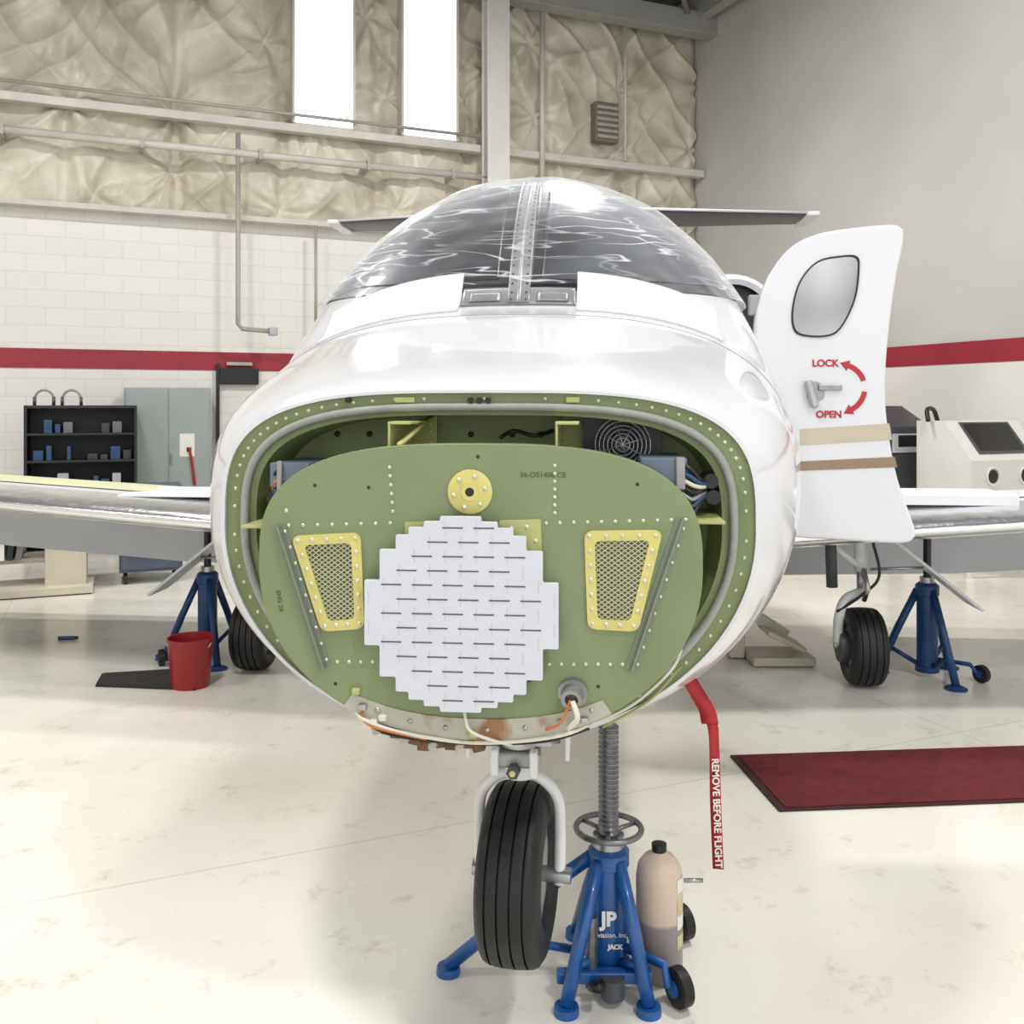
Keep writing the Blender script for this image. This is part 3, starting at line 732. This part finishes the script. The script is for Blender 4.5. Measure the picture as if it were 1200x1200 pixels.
# cabin door
def dp(u,v): return ((u-600)*.003364*.996-.078+.0,1.5-(v-475)*.003364)
DY=1.83
dout=[(1000,267),(1040,264),(1053,267),(1057,280),(1048,330),(1040,390),(1036,450),(1039,500),(1050,560),(1069,616),(1068,630),(1052,636),(985,633),(918,626),(905,590),(896,520),(886,440),(886,378),(893,345),(908,312),(930,287),(960,273)]
def dense(P,k=4):
    Q=[Vector(p) for p in P]; out=[]; N=len(Q)
    for i in range(N):
        a,b,c,d=Q[i-1],Q[i],Q[(i+1)%N],Q[(i+2)%N]
        for j in range(k):
            t=j/k; out.append(tuple(.5*((2*b)+(c-a)*t+(2*a-5*b+4*c-d)*t*t+(3*b-a-3*c+d)*t**3)))
    return out
DO=[dp(*p) for p in dense(dout)]
prism('cabin_door',DO,DY,DY+.055,paint,J,.012)
win=[dp(*p) for p in dense([(958,306),(985,300),(1003,301),(1006,315),(1001,352),(984,386),(966,395),(938,393),(929,382),(929,358),(938,328)])]
wc=(sum(p[0] for p in win)/len(win),sum(p[1] for p in win)/len(win))
wi=[(wc[0]+(x-wc[0])*.95,wc[1]+(z-wc[1])*.955) for x,z in win]
ringp('door_window_frame',win,wi,DY-.006,DY+.002,black,J); prism('door_window_pane',wi,DY-.002,DY+.001,glassg,J)
prism('door_stripe_tan',[dp(938,503),dp(1040,496),dp(1043,515),dp(938,522)],DY-.002,DY,tan,J)
prism('door_stripe_brown',[dp(936,541),dp(1046,535),dp(1049,547),dp(936,552)],DY-.002,DY,brown,J)
text('label_lock','LOCK',.038,(dp(967,426)[0],DY-.002,dp(967,426)[1]),(rad(90),0,0),redm,J,.0012)
text('label_open','OPEN',.038,(dp(971,486)[0],DY-.002,dp(971,486)[1]),(rad(90),0,0),redm,J,.0012)
def arcp(nm,c,r,a0,a1,w):
    cx,cz=dp(*c); k=.003364; O_=[];I_=[]
    for i in range(15):
        g=rad(a0+(a1-a0)*i/14); O_.append((cx+(r+w)*k*math.cos(g),cz+(r+w)*k*math.sin(g))); I_.append((cx+(r-w)*k*math.cos(g),cz+(r-w)*k*math.sin(g)))
    prism(nm,O_+I_[::-1],DY-.002,DY,redm,J)
    g=rad(a1); s=1 if a1>a0 else -1; t=(-math.sin(g)*s,math.cos(g)*s); rr_=(math.cos(g),math.sin(g)); e=(cx+r*k*rr_[0],cz+r*k*rr_[1])
    prism(nm+'_head',[(e[0]+rr_[0]*.022,e[1]+rr_[1]*.022),(e[0]-rr_[0]*.022,e[1]-rr_[1]*.022),(e[0]+t[0]*.035,e[1]+t[1]*.035)],DY-.002,DY,redm,J)
arcp('arrow_lock',(984,455),28,18,70,3); arcp('arrow_open',(984,455),28,-8,-62,3)
hx,hz=dp(950,462); box('door_handle',(hx,DY-.02,hz),(.03,.03,.11),steel,J,.008,rot=Matrix.Rotation(-.25,3,'Y'))
prism('handle_recess',[(x+hx+.02,z) for x,z in outline(.035,hz+.05,hz-.03,hz,2,2,24)],DY-.003,DY,alu,J)
box('handle_tab',(dp(972,454)[0],DY-.008,dp(972,454)[1]),(.09,.012,.024),alu,J,.004)
tube('door_gas_strut',[(dp(1043,335)[0],DY+.08,dp(1043,335)[1]),(.87,DY+.4,1.5)],.01,steel,J,8)
for zz in (1.3,1.9): box('door_hinge',(.885,DY+.03,zz),(.05,.04,.08),alu,J)

# nose gear
nx,ny,nz=.072,.235,.405
ax=(math.cos(rad(-6)),math.sin(rad(-6)),0)
tyre('nose_tyre',(nx,ny,nz),ax,.200,.150,J,4)
def off(s,dy=0,dz=0): return (nx+ax[0]*s-ax[1]*dy,ny+ax[1]*s+ax[0]*dy,nz+dz)
tube('nose_fork',[off(-.095,0,-.02),off(-.097,.0,.10),off(-.09,.0,.18),off(-.05,.0,.223),off(0,.0,.232),off(.05,.0,.223),off(.09,0,.18),off(.097,0,.10),off(.095,0,-.02)],.013,whitep,J,14,True)
cyl('nose_axle',off(-.112),off(.122),.018,steel,J)
cyl('nose_strut_lower',off(0,0,.225),off(0,0,.30),.034,whitep,J); cyl('nose_strut',off(0,0,.30),off(0,0,.55),.045,whitep,J)
box('nose_strut_block',off(0,-.03,.28),(.11,.06,.035),alu,J,.006)
box('nose_cross_block',off(0,-.01,.33),(.16,.07,.045),greyp,J,.008)
for s in (-.045,.045): box('steering_lug',off(s,-.065,.28),(.018,.03,.06),whitep,J,.004)
cyl('strut_nut',off(0,-.062,.262),off(0,-.085,.262),.016,dgrey,J,n=6)
cyl('strut_nut_centre',off(0,-.085,.262),off(0,-.09,.262),.007,yel,J,n=12)
for s in (-.07,-.02,.03,.07): cyl('gear_bolt',off(s,-.05,.33),off(s,-.06,.33),.007,steel,J,n=8)
tube('shimmy_rod',[off(-.09,-.03,.305),off(.10,-.03,.325)],.008,steel,J,8)
box('nose_gear_door',(nx+.115,ny+.06,.76),(.010,.3,.12),whitep,J,.004); box('nose_gear_door_b',(nx-.11,ny+.06,.76),(.010,.3,.12),whitep,J,.004)
def ribbon(nm,pts,w,mat,parent):
    P=catm(pts,8); V=[];F=[]
    for i,p in enumerate(P):
        tw=Vector((math.cos(.3*math.sin(i*.25)),math.sin(.3*math.sin(i*.25)),0))*w/2
        V+=[p-tw,p+tw]
    for i in range(len(P)-1): F.append([2*i,2*i+1,2*i+3,2*i+2])
    o=add(nm,V,F,mat,parent,smooth=True); m=o.modifiers.new('s','SOLIDIFY'); m.thickness=.001; return o
SG=group('warning_streamer')
ribbon('streamer_band',[(.462,2.5,.79),(.478,2.49,.76),(.505,2.49,.71),(.528,2.48,.66),(.534,2.48,.60),(.538,2.48,.45),(.545,2.48,.275)],.029,red,SG)
ribbon('streamer_fold',[(.455,2.49,.80),(.48,2.475,.755),(.512,2.47,.70),(.522,2.475,.66)],.045,red,SG)
text('streamer_text','REMOVE BEFORE FLIGHT',.026,(.5395,2.474,.425),(rad(90),rad(88),0),labelm,SG,.0006)
tube('streamer_pin',[(.455,2.5,.83),(.46,2.5,.79)],.004,steel,SG,8)

# ------------------------------------------------------------------ jacks
def jack(name,loc,feet,body_h,rod_top,k=1.0,rod_r=.027,bcol=blue,wheel=None,crank=True,thread=True,fr=.05):
    g=group(name,loc); r=.048*k
    rev('cylinder_body',[(.03,0),(.03,r*1.15),(.06,r*1.15),(.062,r),(body_h*.86,r),(body_h*.87,r*1.12),(body_h*.97,r*1.12),(body_h,r*.8),(body_h,0)],(0,0,0),(0,0,1),bcol,g,32)
    cyl('collar',(0,0,body_h),(0,0,body_h+.03),rod_r*1.5,steel,g)
    if thread:
        z=body_h+.03
        prof=[(z,0)]
        top=rod_top-.07
        while z<top: prof+=[(z,rod_r*.86),(z+.004,rod_r),(z+.007,rod_r),(z+.011,rod_r*.86)]; z+=.013
        prof+=[(top,rod_r*.7),(top+.01,rod_r*.5),(rod_top-.015,rod_r*.5),(rod_top-.015,rod_r*.75),(rod_top,rod_r*.75),(rod_top,0)]
        rev('screw_column',prof,(0,0,0),(0,0,1),screw,g,28)
    else: cyl('extension_rod',(0,0,body_h),(0,0,rod_top),rod_r*.8,black,g)
    if crank:
        R_=.085*k; zz=body_h+.045
        tube('handwheel',[(R_*math.cos(t*math.pi/16),R_*math.sin(t*math.pi/16),zz) for t in range(32)],.008,screw,g,8,closed=True)
        for t in range(3):
            gg=t*2*math.pi/3+.4; tube('handwheel_spoke_%d'%t,[(0,0,zz-.01),(R_*math.cos(gg),R_*math.sin(gg),zz)],.006,screw,g,8)
    for i,(fx_,fy_) in enumerate(feet):
        d=Vector((fx_,fy_,0)); dn=d.normalized()
        a=dn*r*.9+Vector((0,0,body_h*.92)); b=d+Vector((0,0,.02))
        tube('leg_%d'%i,[a,a.lerp(b,.5)+Vector((0,0,.01)),b],.018*k,bcol,g,12)
        tube('leg_brace_%d'%i,[dn*r+Vector((0,0,.07)),a.lerp(b,.72)],.011*k,bcol,g,10)
        rev('foot_%d'%i,[(0,0),(0,fr*k),(.008,fr*k),(.02,.03*k),(.02,0)],d,(0,0,1),bcol,g,24)
    if wheel:
        for i,w in enumerate(wheel):
            w=Vector(w)
            rev('caster_%d'%i,[(-.016,.012),(-.018,.04),(-.014,.047),(.014,.047),(.018,.04),(.016,.012)],w+Vector((0,0,.047)),(1,.5,0),rubber,g,32)
            cyl('caster_hub_%d'%i,w+Vector((-.02,-.01,.047)),w+Vector((.02,.01,.047)),.02,bcol,g)
            tube('caster_arm_%d'%i,[w+Vector((-.028,-.01,.05)),w*.8+Vector((0,0,.09)),w.normalized()*r+Vector((0,0,.10))],.012,bcol,g,10)
    return g
JF=jack('aircraft_jack',(.252,2.45,0),[(-.42,.03),(-.118,-.135),(.085,-.135),(-.07,.20)],.352,.735,1.0,.027,blue,[(.165,-.105,0),(.225,.19,0)],fr=.032)
text('jack_logo','JP',.05,(-.005,-.0505,.185),(rad(90),0,0),labelm,JF,.002)
text('jack_brand','Aviation, Inc.',.017,(.0,-.0508,.145),(rad(90),0,0),labelm,JF)
text('jack_brand_b','JACK',.016,(.012,-.0508,.115),(rad(90),0,0),labelm,JF,.001)
cyl('hand_pump',(-.05,-.06,.02),(-.05,-.06,.20),.016,screw,JF); cyl('hand_pump_base',(.0,-.10,.02),(.0,-.10,.07),.03,dgrey,JF); tube('pump_handle',[(-.05,-.075,.03),(-.04,-.16,.08)],.014,black,JF,8)
box('base_bar',(-.02,-.08,.06),(.24,.03,.03),blue,JF,.005)
tube('release_valve',[(.2,.02,.25),(.25,.02,.25)],.006,steel,JF,8)
tri=lambda R_,a:[(R_*math.cos(rad(a+120*k)),R_*math.sin(rad(a+120*k))) for k in range(3)]
jack('aircraft_jack',(2.30,5.2,0),tri(.25,-80),.52,.90,1.15,.026,blued,[(.24,-.12,0)],False,False)
jack('aircraft_jack',(-1.80,5.55,0),tri(.25,-60),.52,.90,1.15,.026,blued,[(-.22,-.14,0)],False,False)

T=group('fluid_bottle',(.388,2.475,0))
rev('tank_body',[(0,0),(0,.055),(.008,.061),(.26,.061),(.29,.056),(.312,.040),(.320,.022),(.325,.018),(.325,0)],(0,0,0),(0,0,1),bottle_mat(),T,40)
rev('tank_cap',[(.325,.0),(.325,.018),(.33,.02),(.345,.02),(.348,.012),(.348,0)],(0,0,0),(0,0,1),black,T,24)
lbly=M('label_cream',(214,200,150),.5,var=.2,vs=60)
for i,zz in enumerate((.09,.14,.18,.235)):
    V=[];F=[]
    for k in range(5):
        gg=rad(-50+k*12); V+=[(.0618*math.cos(gg),.0618*math.sin(gg),zz),(.0618*math.cos(gg),.0618*math.sin(gg),zz+.035)]
    for k in range(4): F.append([2*k,2*k+2,2*k+3,2*k+1])
    add('tank_label_%d'%i,V,F,labelm if i%2 else lbly,T)

# ------------------------------------------------------------------ floor things
def matobj(name,P,mat,edge_):
    V=[(x,y,0.001) for x,y in P]+[(x,y,.010) for x,y in P]
    g=group(name)
    add('border',V,[[0,1,2,3],[4,5,6,7]]+[[i,(i+1)%4,4+(i+1)%4,4+i] for i in range(4)],edge_,g)
    c=Vector((sum(p[0] for p in P)/4,sum(p[1] for p in P)/4)); Q=[c+(Vector(p)-c)*.96 for p in P]
    add('pile',[(q.x,q.y,.0105) for q in Q]+[(q.x,q.y,.014) for q in Q],[[4,5,6,7]]+[[i,(i+1)%4,4+(i+1)%4,4+i] for i in range(4)],mat,g)
matobj('floor_mat',[(.93,4.0),(2.33,4.12),(2.38,3.58),(.985,3.46)],M('mat_red_pile',(104,16,28),.9,var=.35,vs=18,bump=.5,bs=150),M('mat_edge',(56,26,28),.7,var=.2))
matobj('floor_mat',[(-2.28,5.22),(-1.93,5.30),(-1.66,4.93),(-2.22,5.0)],M('mat_dark',(58,56,54),.9,var=.25,vs=20),M('mat_edge_dark',(44,42,42),.7,var=.2))
B=group('bucket',(-1.72,5.02,0))
rev('pail',[(0,0),(0,.095),(.01,.1),(.25,.118),(.262,.122),(.262,.114),(.02,.092),(.02,0)],(0,0,0),(0,0,1),bucketm,B,40)
tube('bail_handle',[(.118*math.cos(t),-.02-.04*math.sin(t),.24-.06*math.sin(t)) for t in np.linspace(0,math.pi,14)],.004,steel,B,8)
PN=group('marker_pen',(-2.85,6.0,0)); cyl('barrel',(-.05,0,.012),(.05,.01,.012),.012,itemc[0],PN); cyl('cap',(.05,.01,.012),(.07,.012,.012),.010,black,PN)
BS=group('boarding_step',(0,0,0))
box('stair_rail',(1.41,5.6,.27),(.52,.10,.07),beige,BS,.01,rot=Matrix.Rotation(rad(32),3,'Y'))
box('base_plate',(1.56,5.5,.03),(.36,.28,.05),beige,BS,.01); box('upright',(1.33,5.6,.13),(.09,.14,.24),beige,BS,.01); box('tread',(1.58,5.5,.14),(.24,.24,.03),beige,BS,.01,rot=Matrix.Rotation(rad(25),3,'Y'))
box('top_tread',(1.24,5.6,.37),(.16,.24,.04),beige,BS,.01)

# ------------------------------------------------------------------ furniture
def rg(name,x,y): return group(name,RW(x,y),A)
s=rg('storage_shelf',-8.2,-.87)
W_,D_,H_=1.04,.42,1.50
for x in (-W_/2,W_/2): box('side',(x,0,H_/2),(.03,D_,H_),shelfb,s)
box('back',(0,D_/2,H_/2),(W_,.01,H_),shelfb,s)
rr=random.Random(8)
for k in range(6):
    z=.08+k*.28; box('shelf_%d'%k,(0,0,z),(W_,D_,.025),shelfb,s)
    if k<5:
        x=-W_/2+.06
        while x<W_/2-.12:
            w=rr.uniform(.04,.12); h=rr.uniform(.04,.16)
            if rr.random()<.8: box('stock_%d'%k,(x+w/2,-.05,z+.0125+h/2),(w*.9,.2,h),rr.choice(itemc),s)
            x+=w+.02
for i,x in enumerate((-.36,-.10)):
    tube('headset_band_%d'%i,[(x+.09*math.cos(t),0,H_+.06+.10*math.sin(t)) for t in np.linspace(-.3,math.pi+.3,14)],.012,alu,s,8)
    for q in (-.09,.09): cyl('headset_cup_%d'%i,(x+q-.015,0,H_+.045),(x+q+.015,0,H_+.045),.045,dgrey,s)
s=rg('metal_cabinet',-7.33,-.33)
box('carcass',(0,0,.85),(.92,.45,1.70),cabg,s,.01)
for x in (-.225,.225): box('door_leaf',(x,-.23,.88),(.435,.012,1.58),cabg,s,.004)
box('handle',(.03,-.245,.9),(.02,.02,.12),steel,s); box('notice',(.2,-.238,1.05),(.16,.003,.26),labelm,s,.001)
tube('hanging_cord',[(.22,-.255,1.02),(.25,-.26,.85),(.28,-.255,.6)],.015,red,s,8,True); box('notice_tape',(.22,-.245,1.0),(.05,.01,.05),black,s)
s=rg('tool_board',-6.5,-.06); box('panel',(0,0,1.85),(.45,.03,.2),shelfb,s); box('post',(-.25,0,1.0),(.04,.04,2.0),shelfb,s); box('panel_rail',(0,0,2.0),(.3,.04,.04),pipeg,s)
s=group('workbench',(-4.02,7.55,0),A)
for x in (-.45,.40): box('pedestal',(x,0,.38),(.3,.5,.76),beige,s,.01)
box('top',(0,0,.79),(1.25,.6,.06),beige,s,.01); box('stretcher',(0,.1,.25),(.8,.3,.04),beige,s); box('foot_bar',(0,-.1,.04),(1.2,.5,.06),beige,s)
for i in range(5): box('file_%d'%i,(-.2+i*.07,-.05,.40),(.045,.3,.24),[shelfb,itemc[2],labelm][i%3],s,rot=Matrix.Rotation(.1*i-.2,3,'Y'))
s=group('tool_cart',(-3.12,8.1,0),A)
box('carcass',(0,0,.46),(.5,.42,.72),M('cart_blue_grey',(66,76,92),.4,var=.1),s,.01)
cdm=M('cart_drawer',(74,84,100),.4,var=.1)
for k in range(4): box('drawer_%d'%k,(0,-.215,.2+k*.17),(.46,.012,.15),cdm,s); box('pull_%d'%k,(0,-.228,.25+k*.17),(.36,.012,.015),steel,s)
for x in (-.2,.2):
    for y in (-.16,.16): cyl('caster',(x-.015,y,.045),(x+.015,y,.045),.045,black,s)
s=rg('blast_cabinet',-.62,-5.55)
V=[(-.45,-.3,.72),(.45,-.3,.72),(.45,.3,.72),(-.45,.3,.72),(-.45,-.3,1.02),(.45,-.3,1.02),(.45,.3,1.36),(-.45,.3,1.36),(-.45,-.02,1.36),(.45,-.02,1.36)]
add('cabinet_body',V,[[0,1,2,3],[0,1,5,4],[4,5,9,8],[8,9,6,7],[2,3,7,6],[1,2,6,9,5],[0,3,7,8,4]],creamy,s)
add('window_bezel',[(-.31,-.262,1.074),(.31,-.262,1.074),(.31,-.035,1.349),(-.31,-.035,1.349)],[[0,1,2,3]],dgrey,s)
add('sloped_window',[(-.27,-.241,1.10),(.27,-.241,1.10),(.27,-.055,1.335),(-.27,-.055,1.335)],[[0,1,2,3]],black,s)
for x in (-.2,.2):
    rev('glove_port',[(0,.0),(0,.085),(.02,.085),(.02,.07),(.004,.066),(.004,0)],(x,-.30,.88),(0,-1,0),labelm,s,28); cyl('glove',(x,-.3,.88),(x,-.31,.88),.06,black,s)
for x in (-.4,.4):
    for y in (-.25,.25): box('leg',(x,y,.36),(.05,.05,.72),creamy,s)
add('hopper',[(-.4,-.25,.72),(.4,-.25,.72),(.4,.25,.72),(-.4,.25,.72),(-.08,-.08,.3),(.08,-.08,.3),(.08,.08,.3),(-.08,.08,.3)],[[0,1,5,4],[1,2,6,5],[2,3,7,6],[3,0,4,7],[4,5,6,7]],creamy,s)
tube('exhaust_hose',[(-.3,.2,1.36),(-.35,.2,1.46),(-.48,.15,1.46),(-.52,.1,1.36)],.02,black,s,8,True)
s=rg('parts_washer',-.80,-4.72)
box('tub',(0,0,1.0),(.6,.5,.62),dgrey,s,.02); box('lid',(0,.05,1.38),(.6,.4,.05),M('washer_lid',(60,64,70),.3,var=.1),s,.01,rot=Matrix.Rotation(.5,3,'X')); box('panel',(-.08,-.26,1.14),(.42,.02,.18),greyp,s); box('screen',(-.10,-.272,1.16),(.26,.006,.11),black,s,.002)
for x in (-.25,.25):
    for y in (-.2,.2): box('leg',(x,y,.35),(.05,.05,.70),dgrey,s)

# ------------------------------------------------------------------ world, camera
w=bpy.data.worlds.new('sky'); scene.world=w; w.use_nodes=True; nt=w.node_tree
bg=nt.nodes['Background']; bg.inputs['Color'].default_value=(.95,.97,1,1); bg.inputs['Strength'].default_value=1.5
cam=bpy.data.cameras.new('camera'); co=bpy.data.objects.new('camera',cam); COL.objects.link(co)
co.location=(0,0,1.5); co.rotation_euler=(rad(90),0,0); cam.lens=33; cam.sensor_width=36; cam.shift_y=-125/1200; cam.clip_start=.05
scene.camera=co
scene.view_settings.view_transform='Standard'; scene.view_settings.exposure=0.0
